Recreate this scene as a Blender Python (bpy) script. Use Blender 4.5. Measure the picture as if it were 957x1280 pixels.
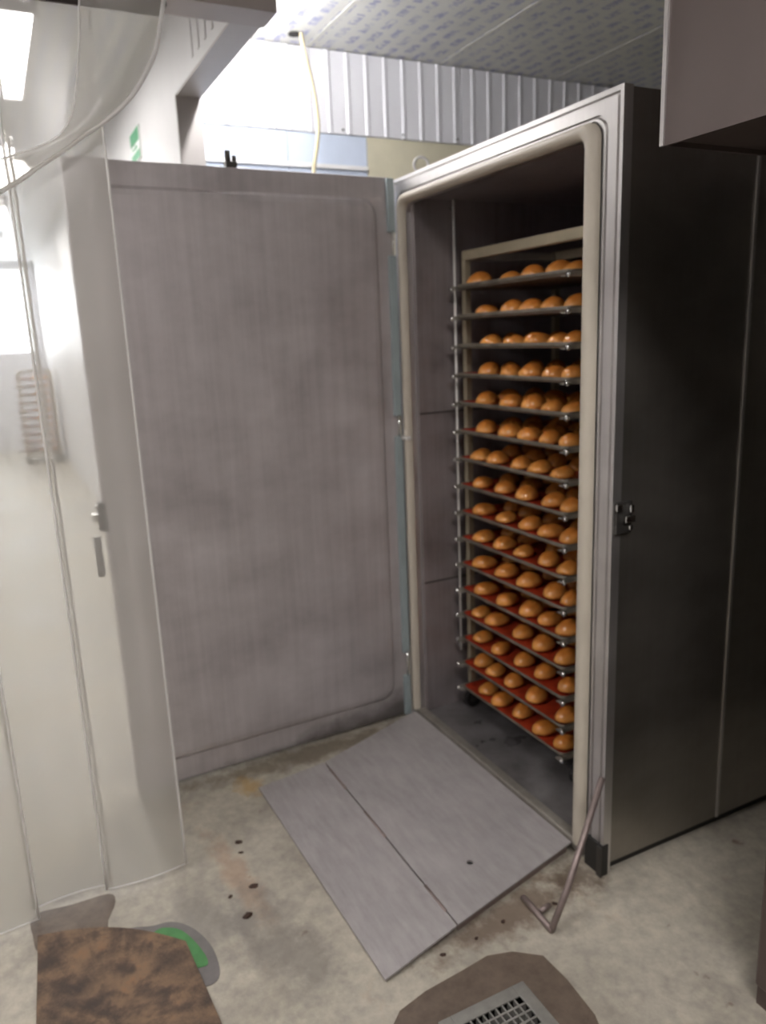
import bpy, bmesh, math, random
from mathutils import Vector, Matrix
random.seed(7)
S = bpy.context.scene
COL = S.collection
for o in list(bpy.data.objects):
    bpy.data.objects.remove(o)

# ------------------------------------------------------------------ camera
F_PX = 959.5
YAW, PITCH, ROLL = -1.11389, -0.22608, -0.04048
cd = bpy.data.cameras.new('camera')
cam = bpy.data.objects.new('camera', cd)
COL.objects.link(cam)
cd.sensor_fit = 'VERTICAL'
cd.sensor_height = 36.0
cd.lens = F_PX / 1280 * 36.0
cd.clip_start = 0.05
fw = Vector((math.sin(YAW) * math.cos(PITCH), math.cos(YAW) * math.cos(PITCH), math.sin(PITCH)))
rt = Vector((math.cos(YAW), -math.sin(YAW), 0))
up = rt.cross(fw)
r2 = rt * math.cos(ROLL) + up * math.sin(ROLL)
u2 = up * math.cos(ROLL) - rt * math.sin(ROLL)
M = Matrix((r2, u2, -fw)).transposed().to_4x4()
M.translation = Vector((2.72113, -1.45186, 1.63085))
cam.matrix_world = M
cd.dof.use_dof = True            # the photograph is slightly out of focus
cd.dof.focus_distance = 1.2
cd.dof.aperture_fstop = 3.8
S.camera = cam

# ------------------------------------------------------------------ world and exposure
wd = bpy.data.worlds.new('world')
S.world = wd
wd.use_nodes = True
wd.node_tree.nodes['Background'].inputs[0].default_value = (0.9, 0.95, 1.0, 1)
wd.node_tree.nodes['Background'].inputs[1].default_value = 14.0
S.view_settings.view_transform = 'Standard'
S.view_settings.look = 'None'
S.view_settings.gamma = 1.0
S.view_settings.exposure = 0.0
S.view_settings.use_curve_mapping = False
LAMP_BACK = 140.0       # batten behind the beam
LAMP_CORRIDOR = 17.0    # corridor ceiling panels
LAMP_ROOM = 30.0       # lamp of the camera's room, and the fill lamp added for the door

# ------------------------------------------------------------------ materials
MATS = {}


def srgb(r, g, b):
    def f(c):
        c /= 255
        return c / 12.92 if c <= 0.04045 else ((c + 0.055) / 1.055) ** 2.4
    return (f(r), f(g), f(b), 1)


class NT:
    def __init__(self, name):
        self.m = bpy.data.materials.new(name)
        self.m.use_nodes = True
        self.t = self.m.node_tree
        self.b = self.t.nodes['Principled BSDF']
        self.out = self.t.nodes['Material Output']
        MATS[name] = self.m

    def n(self, kind, **kw):
        nd = self.t.nodes.new(kind)
        for k, v in kw.items():
            if k.startswith('i_'):
                nd.inputs[k[2:].replace('_', ' ')].default_value = v
            else:
                setattr(nd, k, v)
        return nd

    def l(self, a, b):
        self.t.links.new(a, b)

    def coord(self, scale=(1, 1, 1), kind='Object'):
        tc = self.n('ShaderNodeTexCoord')
        mp = self.n('ShaderNodeMapping')
        mp.inputs['Scale'].default_value = scale
        self.l(tc.outputs[kind], mp.inputs[0])
        return mp.outputs[0]

    def noise(self, vec, scale, detail=4, rough=0.55):
        nd = self.n('ShaderNodeTexNoise')
        nd.inputs['Scale'].default_value = scale
        nd.inputs['Detail'].default_value = detail
        nd.inputs['Roughness'].default_value = rough
        self.l(vec, nd.inputs['Vector'])
        return nd.outputs['Fac']

    def ramp(self, fac, stops):
        nd = self.n('ShaderNodeValToRGB')
        e = nd.color_ramp.elements
        while len(e) < len(stops):
            e.new(0.5)
        for el, (p, c) in zip(e, stops):
            el.position = p
            el.color = c if len(c) == 4 else (*c, 1)
        self.l(fac, nd.inputs[0])
        return nd.outputs[0]

    def mix(self, fac, a, b, mode='MIX'):
        nd = self.n('ShaderNodeMix', data_type='RGBA', blend_type=mode)
        for s, v in ((0, fac), (6, a), (7, b)):
            if hasattr(v, 'is_output'):
                self.l(v, nd.inputs[s])
            else:
                nd.inputs[s].default_value = v
        return nd.outputs[2]

    def math(self, op, a, b=0.0):
        nd = self.n('ShaderNodeMath', operation=op)
        for s, v in ((0, a), (1, b)):
            if hasattr(v, 'is_output'):
                self.l(v, nd.inputs[s])
            else:
                nd.inputs[s].default_value = v
        return nd.outputs[0]

    def bump(self, h, strength=0.2, dist=0.01):
        nd = self.n('ShaderNodeBump')
        nd.inputs['Strength'].default_value = strength
        nd.inputs['Distance'].default_value = dist
        self.l(h, nd.inputs['Height'])
        self.l(nd.outputs[0], self.b.inputs['Normal'])


G = lambda v: (v, v, v, 1)


def plain(name, col, rough=0.5, metal=0.0, var=0.12, scale=9.0, kind='Object'):
    k = NT(name)
    f = k.noise(k.coord(kind=kind), scale)
    c = k.ramp(f, [(0.3, tuple(x * (1 - var) for x in col[:3])), (0.7, tuple(min(1, x * (1 + var)) for x in col[:3]))])
    k.l(c, k.b.inputs['Base Color'])
    k.b.inputs['Roughness'].default_value = rough
    k.b.inputs['Metallic'].default_value = metal
    return k.m


def steel(name, c0, c1, rough=(0.3, 0.5), metal=0.9, streak=(14, 14, 0.7), smudge=2.2, sw=0.3, dirt=False):
    """brushed, wiped stainless steel: vertical streaks and cloudy smears"""
    k = NT(name)
    s1 = k.noise(k.coord(streak), 3.0, 5, 0.6)
    s2 = k.noise(k.coord((1, 1, 1.6)), smudge, 5, 0.6)
    f = k.math('ADD', k.math('MULTIPLY', s1, sw), k.math('MULTIPLY', s2, 1 - sw))
    colr = k.ramp(f, [(0.32, c0), (0.68, c1)])
    if dirt:      # splashed mop grime along the foot of the door, thickest by the hinge
        sp = k.n('ShaderNodeSeparateXYZ')
        k.l(k.coord(), sp.inputs[0])
        h = k.math('ADD', k.math('MULTIPLY', sp.outputs[2], 5.5), k.math('MULTIPLY', k.math('ADD', sp.outputs[1], 0.25), -0.75))
        h = k.math('ADD', h, k.math('MULTIPLY', k.math('SUBTRACT', s2, 0.5), 1.1))
        colr = k.mix(k.math('MULTIPLY', k.ramp(h, [(0.15, G(1)), (0.62, G(0))]), 0.75), colr, (.05, .042, .035, 1))
    k.l(colr, k.b.inputs['Base Color'])
    rr = k.n('ShaderNodeMapRange')
    rr.inputs[1].default_value, rr.inputs[2].default_value = 0.35, 0.65
    rr.inputs[3].default_value, rr.inputs[4].default_value = rough
    k.l(s2, rr.inputs[0])
    k.l(rr.outputs[0], k.b.inputs['Roughness'])
    k.b.inputs['Metallic'].default_value = metal
    return k.m


steel('steel_door', (.37, .34, .34), (.60, .562, .565), (0.4, 0.6), 0.3, (12, 12, .5), 3.0, 0.3, True)
steel('steel_frame', (.55, .53, .52), (.72, .70, .69), (0.28, 0.4), 0.9)
steel('steel_side', (.24, .225, .20), (.38, .355, .32), (0.28, 0.38), 0.88, (25, 25, .4), 2.0, 0.12)
steel('steel_inner', (.18, .158, .162), (.36, .32, .325), (0.35, 0.6), 0.5)
steel('steel_pan', (.11, .10, .10), (.34, .325, .325), (0.25, 0.5), 0.55, (3, 3, 3), 5)
steel('rack_metal', (.26, .24, .21), (.46, .43, .38), (0.35, 0.5), 0.6)
steel('tray_metal', (.13, .115, .09), (.27, .245, .20), (0.35, 0.5), 0.5, (6, 6, 6), 9)
plain('rack_bar', srgb(176, 166, 142), 0.4, 0.4)
plain('hinge_film', srgb(152, 164, 166), 0.4, 0.0, 0.1)
plain('gasket', srgb(186, 178, 164), 0.5, 0, 0.08, 6)
plain('chrome', (.7, .7, .68), 0.15, 1.0, 0.05)
plain('black_plastic', (.02, .019, .018), 0.5)
plain('tyre', (.016, .014, .014), 0.6)
plain('dark_metal', (.09, .085, .08), 0.4, 0.7)
plain('white_paint', srgb(225, 224, 224), 0.45, 0, 0.03, 3)
plain('wall_white', srgb(224, 224, 228), 0.4, 0, 0.04, 2)
plain('ceiling_joint', srgb(208, 207, 200), 0.5, 0, 0.06, 3)
plain('dim_room_wall', srgb(120, 116, 110), 0.6, 0, 0.1, 2)  # walls greyed to stand in for the unlit part of the room
plain('beam_shade_grey', srgb(182, 177, 173), 0.45, 0.2, 0.06, 3)  # shade of the white jamb and soffit, put into the colour
plain('crossbeam_grey', srgb(178, 170, 166), 0.5, 0.3, 0.06, 3)
plain('rail_dark', srgb(112, 106, 104), 0.5, 0.4, 0.1, 12)
plain('pale_blue_sheet', srgb(196, 206, 222), 0.4, 0, 0.06, 5)
plain('cream_sheet', srgb(206, 200, 176), 0.5, 0, 0.07, 7)
plain('cable', srgb(176, 166, 132), 0.5, 0, 0.05)
plain('ring_white', srgb(228, 226, 222), 0.35, 0.1, 0.03)
plain('sign_green', srgb(40, 150, 95), 0.4, 0, 0.05)
plain('sign_white', srgb(235, 240, 236), 0.4, 0, 0.02)
plain('hood', srgb(90, 80, 77), 0.4, 0.25, 0.06, 4)
plain('oven_body', srgb(92, 80, 76), 0.4, 0.4, 0.1, 4)
plain('rod', srgb(138, 124, 120), 0.45, 0.5, 0.12, 30)
plain('crumb', srgb(62, 44, 34), 0.8, 0, 0.3, 60)
plain('green_paint', srgb(72, 128, 74), 0.6, 0, 0.15, 25)
plain('grey_patch', srgb(112, 108, 106), 0.7, 0, 0.15, 18)
plain('drain_steel', srgb(150, 148, 142), 0.4, 0.5, 0.15, 30)
plain('pit', (.012, .011, .010), 0.9)  # near-black, stands in for the shade inside holes


def mk_floor():
    k = NT('floor_concrete')
    c = k.coord()
    big = k.noise(c, 1.3, 6, 0.6)
    fine = k.noise(c, 22, 6, 0.7)
    base = k.ramp(big, [(0.3, srgb(150, 145, 136)), (0.52, srgb(178, 173, 162)), (0.75, srgb(192, 186, 173))])
    base = k.mix(0.35, base, k.ramp(fine, [(0.35, srgb(112, 106, 98)), (0.65, srgb(205, 200, 186))]), 'OVERLAY')
    grime = k.ramp(k.noise(c, 3.4, 8, 0.75), [(0.50, G(0)), (0.68, G(1))])
    base = k.mix(k.math('MULTIPLY', grime, 0.42), base, srgb(112, 104, 96))
    rust = k.ramp(k.noise(k.coord((1, 1.4, 1)), 2.6, 6, 0.7), [(0.60, G(0)), (0.72, G(1))])
    base = k.mix(k.math('MULTIPLY', rust, 0.35), base, srgb(158, 122, 92))
    spots = k.ramp(k.noise(c, 13, 3, 0.5), [(0.70, G(0)), (0.75, G(1))])
    base = k.mix(k.math('MULTIPLY', spots, 0.6), base, srgb(92, 64, 46))
    def blot(cx, cy, sx, sy, rz, col, amt, edge=7.0):
        tc = k.n('ShaderNodeTexCoord')
        mp = k.n('ShaderNodeMapping', vector_type='TEXTURE')
        mp.inputs['Location'].default_value = (cx, cy, 0)
        mp.inputs['Rotation'].default_value = (0, 0, rz)
        mp.inputs['Scale'].default_value = (sx, sy, 1)
        k.l(tc.outputs['Object'], mp.inputs[0])
        ln = k.n('ShaderNodeVectorMath', operation='LENGTH')
        k.l(mp.outputs[0], ln.inputs[0])
        d = k.math('ADD', ln.outputs['Value'], k.math('MULTIPLY', k.math('SUBTRACT', k.noise(c, edge, 6, 0.7), 0.5), 2.4))
        return k.mix(k.math('MULTIPLY', k.ramp(d, [(0.35, G(1)), (1.0, G(0))]), amt), base, col)
    base = blot(1.17, -0.33, 0.09, 0.34, 0.1, srgb(96, 76, 60), 0.75, 14)
    base = blot(1.14, -0.06, 0.10, 0.12, 0.0, srgb(88, 72, 58), 0.7, 14)
    base = blot(0.62, -0.98, 0.28, 0.06, 0.1, srgb(160, 122, 92), 0.42, 12)
    base = blot(0.95, -0.95, 0.30, 0.14, 0.2, srgb(108, 102, 98), 0.6)
    base = blot(0.06, -0.45, 0.09, 0.75, 0.0, srgb(92, 80, 62), 0.7, 12)
    base = blot(0.16, -0.80, 0.08, 0.06, 0.0, srgb(176, 138, 60), 0.6, 16)
    base = blot(0.75, -1.12, 0.20, 0.14, 0.3, srgb(122, 118, 114), 0.5)
    k.l(base, k.b.inputs['Base Color'])
    k.l(k.ramp(big, [(0.3, G(0.42)), (0.7, G(0.68))]), k.b.inputs['Roughness'])
    k.bump(fine, 0.25, 0.004)


mk_floor()


def mk_wet():
    k = NT('dark_mortar')
    c = k.coord()
    f = k.noise(c, 16, 6, 0.7)
    k.l(k.ramp(f, [(0.3, srgb(82, 70, 60)), (0.7, srgb(112, 98, 86))]), k.b.inputs['Base Color'])
    k.b.inputs['Roughness'].default_value = 0.5
    k.bump(f, 0.3, 0.004)


mk_wet()


def mk_mat():
    k = NT('rusty_sheet')
    c = k.coord()
    f = k.noise(c, 9, 8, 0.7)
    g = k.noise(c, 17, 6, 0.65)
    a = k.ramp(f, [(0.30, srgb(62, 50, 44)), (0.45, srgb(98, 80, 65)), (0.58, srgb(122, 98, 76)), (0.75, srgb(142, 100, 66))])
    d = k.ramp(g, [(0.40, G(1)), (0.54, G(0))])
    a = k.mix(k.math('MULTIPLY', d, 0.75), a, srgb(60, 50, 46))
    k.l(a, k.b.inputs['Base Color'])
    k.b.inputs['Roughness'].default_value = 0.75
    k.bump(f, 0.4, 0.005)


mk_mat()


def mk_ramp():
    k = NT('ramp_plate')
    c = k.coord()
    f = k.noise(c, 5, 8, 0.7)
    g = k.noise(k.coord((1, 6, 1)), 8, 6, 0.7)
    a = k.ramp(f, [(0.3, srgb(146, 139, 138)), (0.7, srgb(172, 165, 163))])
    k.l(k.mix(0.3, a, k.ramp(g, [(0.3, G(.22)), (0.7, G(.50))])), k.b.inputs['Base Color'])
    k.b.inputs['Metallic'].default_value = 0.1
    k.l(k.ramp(f, [(0.3, G(.42)), (0.7, G(.6))]), k.b.inputs['Roughness'])
    k.bump(g, 0.15, 0.002)


mk_ramp()


def mk_ceiling():
    """white panels still in their protective film, printed all over with small blue word-like marks"""
    k = NT('ceiling_print')
    c = k.coord()
    base = k.ramp(k.noise(c, 1.5), [(0.3, srgb(196, 196, 190)), (0.7, srgb(214, 214, 208))])
    br = k.n('ShaderNodeTexBrick', offset=0.5, offset_frequency=2)
    br.inputs['Scale'].default_value = 1.0
    br.inputs['Mortar Size'].default_value = 0.021
    br.inputs['Mortar Smooth'].default_value = 0.1
    br.inputs['Brick Width'].default_value = 0.155
    br.inputs['Row Height'].default_value = 0.082
    k.l(c, br.inputs['Vector'])
    word = k.math('SUBTRACT', 1.0, br.outputs['Fac'])
    let = k.ramp(k.noise(k.coord((1, 0.6, 1)), 48, 2, 0.5), [(0.43, G(0)), (0.50, G(1))])
    tri = k.ramp(k.noise(c, 16, 1, 0.4), [(0.35, G(.35)), (0.55, G(1))])
    m = k.math('MULTIPLY', k.math('MULTIPLY', word, let), tri)
    k.l(k.mix(k.math('MULTIPLY', m, 0.62), base, srgb(92, 100, 168)), k.b.inputs['Base Color'])
    k.b.inputs['Roughness'].default_value = 0.35


mk_ceiling()


def mk_bun():
    k = NT('bun_crust')
    c = k.coord()
    sep = k.n('ShaderNodeSeparateXYZ')
    k.l(c, sep.inputs[0])
    f = k.noise(c, 30, 4, 0.6)
    h = k.math('ADD', k.math('MULTIPLY', sep.outputs[2], 14.0), k.math('MULTIPLY', f, 0.45))
    k.l(k.ramp(h, [(0.12, srgb(236, 196, 132)), (0.42, srgb(228, 164, 86)), (0.85, srgb(206, 126, 54))]), k.b.inputs['Base Color'])
    k.b.inputs['Roughness'].default_value = 0.22
    k.b.inputs['Specular IOR Level'].default_value = 0.7
    k.b.inputs['Subsurface Weight'].default_value = 0.0
    k.bump(f, 0.1, 0.002)


mk_bun()


def mk_tray():
    k = NT('tray_red')
    c = k.coord()
    f = k.noise(c, 14, 5, 0.65)
    k.l(k.ramp(f, [(0.3, srgb(120, 36, 20)), (0.7, srgb(182, 62, 34))]), k.b.inputs['Base Color'])
    k.b.inputs['Roughness'].default_value = 0.4


mk_tray()


def pvc(name, haze, col, rough=0.25):
    """clear, scuffed PVC: part of the light goes straight through, part is scattered by the scuffs"""
    k = NT(name)
    tr = k.n('ShaderNodeBsdfTransparent')
    tr.inputs[0].default_value = (.93, .93, .91, 1)
    di = k.n('ShaderNodeBsdfDiffuse')
    di.inputs[0].default_value = col
    tl = k.n('ShaderNodeBsdfTranslucent')
    tl.inputs[0].default_value = col
    gl = k.n('ShaderNodeBsdfGlossy')
    gl.inputs['Roughness'].default_value = rough
    gl.inputs[0].default_value = (.8, .8, .8, 1)
    m1 = k.n('ShaderNodeMixShader')
    m1.inputs[0].default_value = 0.55
    k.l(di.outputs[0], m1.inputs[1])
    k.l(tl.outputs[0], m1.inputs[2])
    m2 = k.n('ShaderNodeMixShader')
    m2.inputs[0].default_value = 0.10
    k.l(m1.outputs[0], m2.inputs[1])
    k.l(gl.outputs[0], m2.inputs[2])
    m3 = k.n('ShaderNodeMixShader')
    f = k.noise(k.coord((1, 1, .45)), 2.4, 2, 0.5)
    k.l(k.ramp(f, [(0.25, G(haze * 0.85)), (0.75, G(min(1, haze * 1.15)))]), m3.inputs[0])
    rf = k.n('ShaderNodeBsdfRefraction')      # scuffed surface blurs what lies behind
    rf.inputs['Roughness'].default_value = 0.20
    rf.inputs['IOR'].default_value = 1.03
    rf.inputs[0].default_value = (.95, .95, .93, 1)
    m0 = k.n('ShaderNodeMixShader')
    m0.inputs[0].default_value = 0.7
    k.l(tr.outputs[0], m0.inputs[1])
    k.l(rf.outputs[0], m0.inputs[2])
    k.l(m0.outputs[0], m3.inputs[1])
    k.l(m2.outputs[0], m3.inputs[2])
    k.l(m3.outputs[0], k.out.inputs['Surface'])
    return k.m


pvc('pvc_sheet', 0.42, srgb(214, 210, 204))
pvc('pvc_edge', 0.9, srgb(246, 245, 243))


def emit(name, col, strength):
    k = NT(name)
    k.b.inputs['Base Color'].default_value = (.9, .9, .9, 1)
    k.b.inputs['Emission Color'].default_value = col
    k.b.inputs['Emission Strength'].default_value = strength
    return k.m


emit('tube_back', (1.0, 0.98, 0.99, 1), LAMP_BACK)
emit('panel_corridor', (1.0, 0.97, 0.95, 1), LAMP_CORRIDOR)
emit('panel_room', (1.0, 0.955, 0.94, 1), LAMP_ROOM)


def mk_glass():
    k = NT('pane_glass')
    tr = k.n('ShaderNodeBsdfTransparent')
    gl = k.n('ShaderNodeBsdfGlossy')
    gl.inputs['Roughness'].default_value = 0.05
    mx = k.n('ShaderNodeMixShader')
    mx.inputs[0].default_value = 0.06
    k.l(tr.outputs[0], mx.inputs[1])
    k.l(gl.outputs[0], mx.inputs[2])
    k.l(mx.outputs[0], k.out.inputs['Surface'])


mk_glass()


# ------------------------------------------------------------------ geometry helpers
def link(name, me, mats=None, parent=None):
    o = bpy.data.objects.new(name, me)
    COL.objects.link(o)
    if me is not None and mats:
        for m in ([mats] if isinstance(mats, str) else mats):
            me.materials.append(MATS[m])
    if parent:
        o.parent = parent
    return o


def from_bm(name, bm, mats, parent=None, smooth=False):
    bmesh.ops.recalc_face_normals(bm, faces=bm.faces)
    me = bpy.data.meshes.new(name)
    bm.to_mesh(me)
    bm.free()
    if smooth:
        for p in me.polygons:
            p.use_smooth = True
    return link(name, me, mats, parent)


def add_box(bm, lo, hi, mi=0):
    v = [bm.verts.new((x, y, z)) for x in (lo[0], hi[0]) for y in (lo[1], hi[1]) for z in (lo[2], hi[2])]
    fs = []
    for q in ((0, 1, 3, 2), (4, 6, 7, 5), (0, 4, 5, 1), (2, 3, 7, 6), (0, 2, 6, 4), (1, 5, 7, 3)):
        f = bm.faces.new([v[i] for i in q])
        f.material_index = mi
        fs.append(f)
    return v, fs


def box(name, lo, hi, mat, parent=None, bevel=0.0):
    """box whose object origin is at the bottom centre"""
    c = Vector(((lo[0] + hi[0]) / 2, (lo[1] + hi[1]) / 2, lo[2]))
    bm = bmesh.new()
    add_box(bm, Vector(lo) - c, Vector(hi) - c)
    if bevel:
        bmesh.ops.bevel(bm, geom=list(bm.edges), offset=bevel, segments=2, affect='EDGES', profile=0.5)
    o = from_bm(name, bm, mat, parent)
    o.location = c if parent is None else c - Vector(parent.get('base', (0, 0, 0)))
    return o


def add_tube(bm, pts, r, seg=10, cap=True, mi=0):
    pts = [Vector(p) for p in pts]
    rings = []
    prev = None
    for i, p in enumerate(pts):
        t = (pts[min(i + 1, len(pts) - 1)] - pts[max(i - 1, 0)]).normalized()
        if prev is None:
            a = Vector((0, 0, 1)) if abs(t.z) < 0.9 else Vector((1, 0, 0))
            n = t.cross(a).normalized()
        else:
            n = (prev - t * prev.dot(t)).normalized()
        prev = n
        b = t.cross(n)
        rr = r[i] if isinstance(r, (list, tuple)) else r
        rings.append([bm.verts.new(p + (n * math.cos(2 * math.pi * k / seg) + b * math.sin(2 * math.pi * k / seg)) * rr) for k in range(seg)])
    for a, b in zip(rings, rings[1:]):
        for k in range(seg):
            f = bm.faces.new((a[k], a[(k + 1) % seg], b[(k + 1) % seg], b[k]))
            f.material_index = mi
    if cap:
        bm.faces.new(rings[0])
        bm.faces.new(list(reversed(rings[-1])))


def tube(name, pts, r, mat, parent=None, seg=10):
    base = Vector(parent.get('base', (0, 0, 0))) if parent else Vector(pts[0])
    bm = bmesh.new()
    add_tube(bm, [Vector(p) - base for p in pts], r, seg)
    o = from_bm(name, bm, mat, parent, True)
    if not parent:
        o.location = base
    return o


def spline(pts, n=6):
    pts = [Vector(p) for p in pts]
    out = []
    for i in range(len(pts) - 1):
        p0, p1, p2, p3 = pts[max(i - 1, 0)], pts[i], pts[i + 1], pts[min(i + 2, len(pts) - 1)]
        for k in range(n):
            t = k / n
            out.append(0.5 * ((2 * p1) + (p2 - p0) * t + (2 * p0 - 5 * p1 + 4 * p2 - p3) * t * t + (3 * p1 - p0 - 3 * p2 + p3) * t ** 3))
    out.append(pts[-1])
    return out


def prism(name, poly, z0, z1, mat, parent=None, bevel=0):
    """flat plate from a plan outline"""
    base = Vector(parent.get('base', (0, 0, 0))) if parent else Vector((sum(p[0] for p in poly) / len(poly), sum(p[1] for p in poly) / len(poly), z0))
    bm = bmesh.new()
    bot = [bm.verts.new(Vector((p[0], p[1], z0)) - base) for p in poly]
    top = [bm.verts.new(Vector((p[0], p[1], z1)) - base) for p in poly]
    n = len(poly)
    bm.faces.new(bot)
    bm.faces.new(top)
    for i in range(n):
        bm.faces.new((bot[i], bot[(i + 1) % n], top[(i + 1) % n], top[i]))
    o = from_bm(name, bm, mat, parent)
    if not parent:
        o.location = base
    return o


def thing(name, label, cat, loc=(0, 0, 0), group=None):
    o = bpy.data.objects.new(name, None)
    o.empty_display_size = 0.1
    COL.objects.link(o)
    o.location = loc
    o['base'] = tuple(loc)
    return tag(o, label, cat, group)


def tag(o, label, cat, group=None):
    o['label'] = label
    o['category'] = cat
    if group:
        o['group'] = group
    return o


def struct(o, label=None):
    o['kind'] = 'structure'
    if label:
        o['label'] = label
        o['category'] = o.name.split('.')[0].split('_')[0]
    return o


def sheet_copy(o, loc, parent=None):
    c = o.copy()
    COL.objects.link(c)
    c.location = loc
    if parent:
        c.parent = parent
    return c


ORD = ['topmost', 'second', 'third', 'fourth', 'fifth', 'sixth', 'seventh', 'eighth', 'ninth', 'tenth', 'eleventh', 'twelfth', 'thirteenth', 'fourteenth', 'fifteenth', 'lowest']


def ordn(i, n, what):
    if i == 0:
        return 'the topmost ' + what
    if i == n - 1:
        return 'the lowest ' + what
    return 'the %s %s from the top' % (ORD[i], what)


# ------------------------------------------------------------------ the room shell
XW = -1.08          # ribbed back wall
ZC = 3.0            # ceiling
XF, XN, YL, YR = -11.6, 4.6, -4.2, 3.2
PY0, PY1 = -0.60, -0.49   # partition faces
XJ = -0.85          # jamb of the partition


def floor_with_pit():
    bm = bmesh.new()
    hx0, hx1, hy0, hy1 = DR
    xs = [XF, hx0, hx1, XN]
    ys = [YL, hy0, hy1, YR]
    g = [[bm.verts.new((x, y, 0)) for y in ys] for x in xs]
    for i in range(3):
        for j in range(3):
            if (i, j) != (1, 1):
                bm.faces.new((g[i][j], g[i + 1][j], g[i + 1][j + 1], g[i][j + 1]))
    r = bmesh.ops.extrude_face_region(bm, geom=list(bm.faces))
    bmesh.ops.translate(bm, verts=[v for v in r['geom'] if isinstance(v, bmesh.types.BMVert)], vec=(0, 0, -0.12))
    return from_bm('floor', bm, 'floor_concrete')


DR = (1.395, 1.66, -0.69, -0.462)
fl = struct(floor_with_pit(), 'worn grey-beige concrete floor with brown stains')

ce = struct(box('ceiling', (XF, YL, ZC + 0.02), (XN, YR, ZC + 0.1), 'white_paint'), 'white panel ceiling covered with small blue printed marks')
ce['base'] = tuple(ce.location)
seam0, pitch = 0.12, 0.74
k0 = math.ceil((YL - seam0) / pitch)
y = YL
edges = [YL] + [seam0 + pitch * k for k in range(k0, 20) if YL < seam0 + pitch * k < YR] + [YR]
for a, b in zip(edges, edges[1:]):
    box('ceiling_panel', (XF, a + 0.004, ZC), (XN, b - 0.004, ZC + 0.02), 'ceiling_print', ce)
for a in edges[1:-1]:
    box('joint_strip', (XF, a - 0.012, ZC - 0.0012), (XN, a + 0.012, ZC), 'ceiling_joint', ce)


def ribbed_sheet(name, w, h, mat, parent, loc, pitch=0.105, depth=0.005, axis='y'):
    """profiled sheet: flat lands with narrow raised ribs; face looks along +x"""
    pts = []
    n = int(round(w / pitch))
    p = w / n
    for i in range(n):
        s = i * p
        pts += [(s, 0), (s + p * 0.55, 0), (s + p * 0.62, depth), (s + p * 0.74, depth), (s + p * 0.81, 0)]
    pts.append((w, 0))
    bm = bmesh.new()
    back = -0.01
    fr = [[bm.verts.new((d, s, zz)) for s, d in pts] for zz in (0, h)]
    bk = [[bm.verts.new((back, s, zz)) for s, d in pts] for zz in (0, h)]
    for i in range(len(pts) - 1):
        bm.faces.new((fr[0][i], fr[0][i + 1], fr[1][i + 1], fr[1][i]))
        bm.faces.new((bk[0][i], bk[1][i], bk[1][i + 1], bk[0][i + 1]))
        bm.faces.new((fr[0][i], bk[0][i], bk[0][i + 1], fr[0][i + 1]))
        bm.faces.new((fr[1][i], fr[1][i + 1], bk[1][i + 1], bk[1][i]))
    for e in (0, -1):
        bm.faces.new((fr[0][e], fr[1][e], bk[1][e], bk[0][e]))
    o = from_bm(name, bm, mat, parent)
    o.location = Vector(loc) - Vector(parent['base'])
    return o


wb = struct(box('wall_back', (XW - 0.12, PY1, 0), (XW - 0.025, YR, ZC), 'wall_white'), 'white back wall clad in ribbed panels above pale flat sheets')
wb['base'] = tuple(wb.location)
yy = PY1 + 0.002
for w in (0.42, 1.05, 1.05, 1.05):
    ribbed_sheet('wall_panel', w - 0.006, ZC - 2.625, 'wall_white', wb, (XW, yy, 2.62))
    yy += w
for y0, y1, m in ((PY1, -0.02, 'pale_blue_sheet'), (-0.016, 0.41, 'pale_blue_sheet'), (0.414, 1.6, 'cream_sheet'), (1.604, YR, 'cream_sheet')):
    box('flat_sheet', (XW - 0.025, y0, 0.02), (XW - 0.004, y1, 2.616), m, wb)
box('ledge', (XW - 0.025, PY1, 2.455), (XW + 0.006, 0.41, 2.475), 'white_paint', wb)
for i, yb in enumerate([-0.12, 0.28, 0.62, 0.95]):
    tube('rivet', [(XW - 0.004, yb, 2.64), (XW + 0.006, yb, 2.64)], 0.006, 'dark_metal', wb, 8)

pw = struct(box('wall_partition', (XF, PY0, 0), (XJ, PY1, ZC), 'white_paint'), 'smooth white partition wall ending in a jamb painted grey for shade')
pw['base'] = tuple(pw.location)
box('jamb', (XJ, PY0 + 0.002, 0), (XJ + 0.006, PY1 - 0.002, 2.66), 'beam_shade_grey', pw)

bmn = struct(box('trim_1', (XJ, PY0, 2.66), (0.03, PY1, ZC), 'white_paint'), 'white beam over the opening with shade painted grey underneath')
bmn['base'] = tuple(bmn.location)
box('soffit', (XJ, PY0 + 0.002, 2.654), (0.03, PY1 - 0.002, 2.66), 'beam_shade_grey', bmn)
for i in range(6):
    x0 = -0.52 + i * 0.1
    box('rib', (x0, PY0 - 0.004, 2.70), (x0 + 0.024, PY0, ZC - 0.002), 'white_paint', bmn, 0.0015)

cb = struct(box('trim_2', (0.03, YL, 2.635), (0.165, PY1 - 0.004, ZC), 'crossbeam_grey', None, 0.004), 'grey steel crossbeam at the end of the white beam')

for nm, lo, hi, m, lb in (
        ('wall_left', (XF, YL - 0.1, 0), (XN, YL, ZC), 'wall_white', 'long plain wall of the corridor side'),
        ('wall_right', (XW, YR, 0), (XN, YR + 0.1, ZC), 'dim_room_wall', 'plain wall behind the cabinet, greyed for an unlit room'),
        ('wall_front', (XN, YL, 0), (XN + 0.1, YR, ZC), 'dim_room_wall', 'plain wall facing the cabinet, greyed for an unlit room')):
    struct(box(nm, lo, hi, m), lb)

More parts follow.
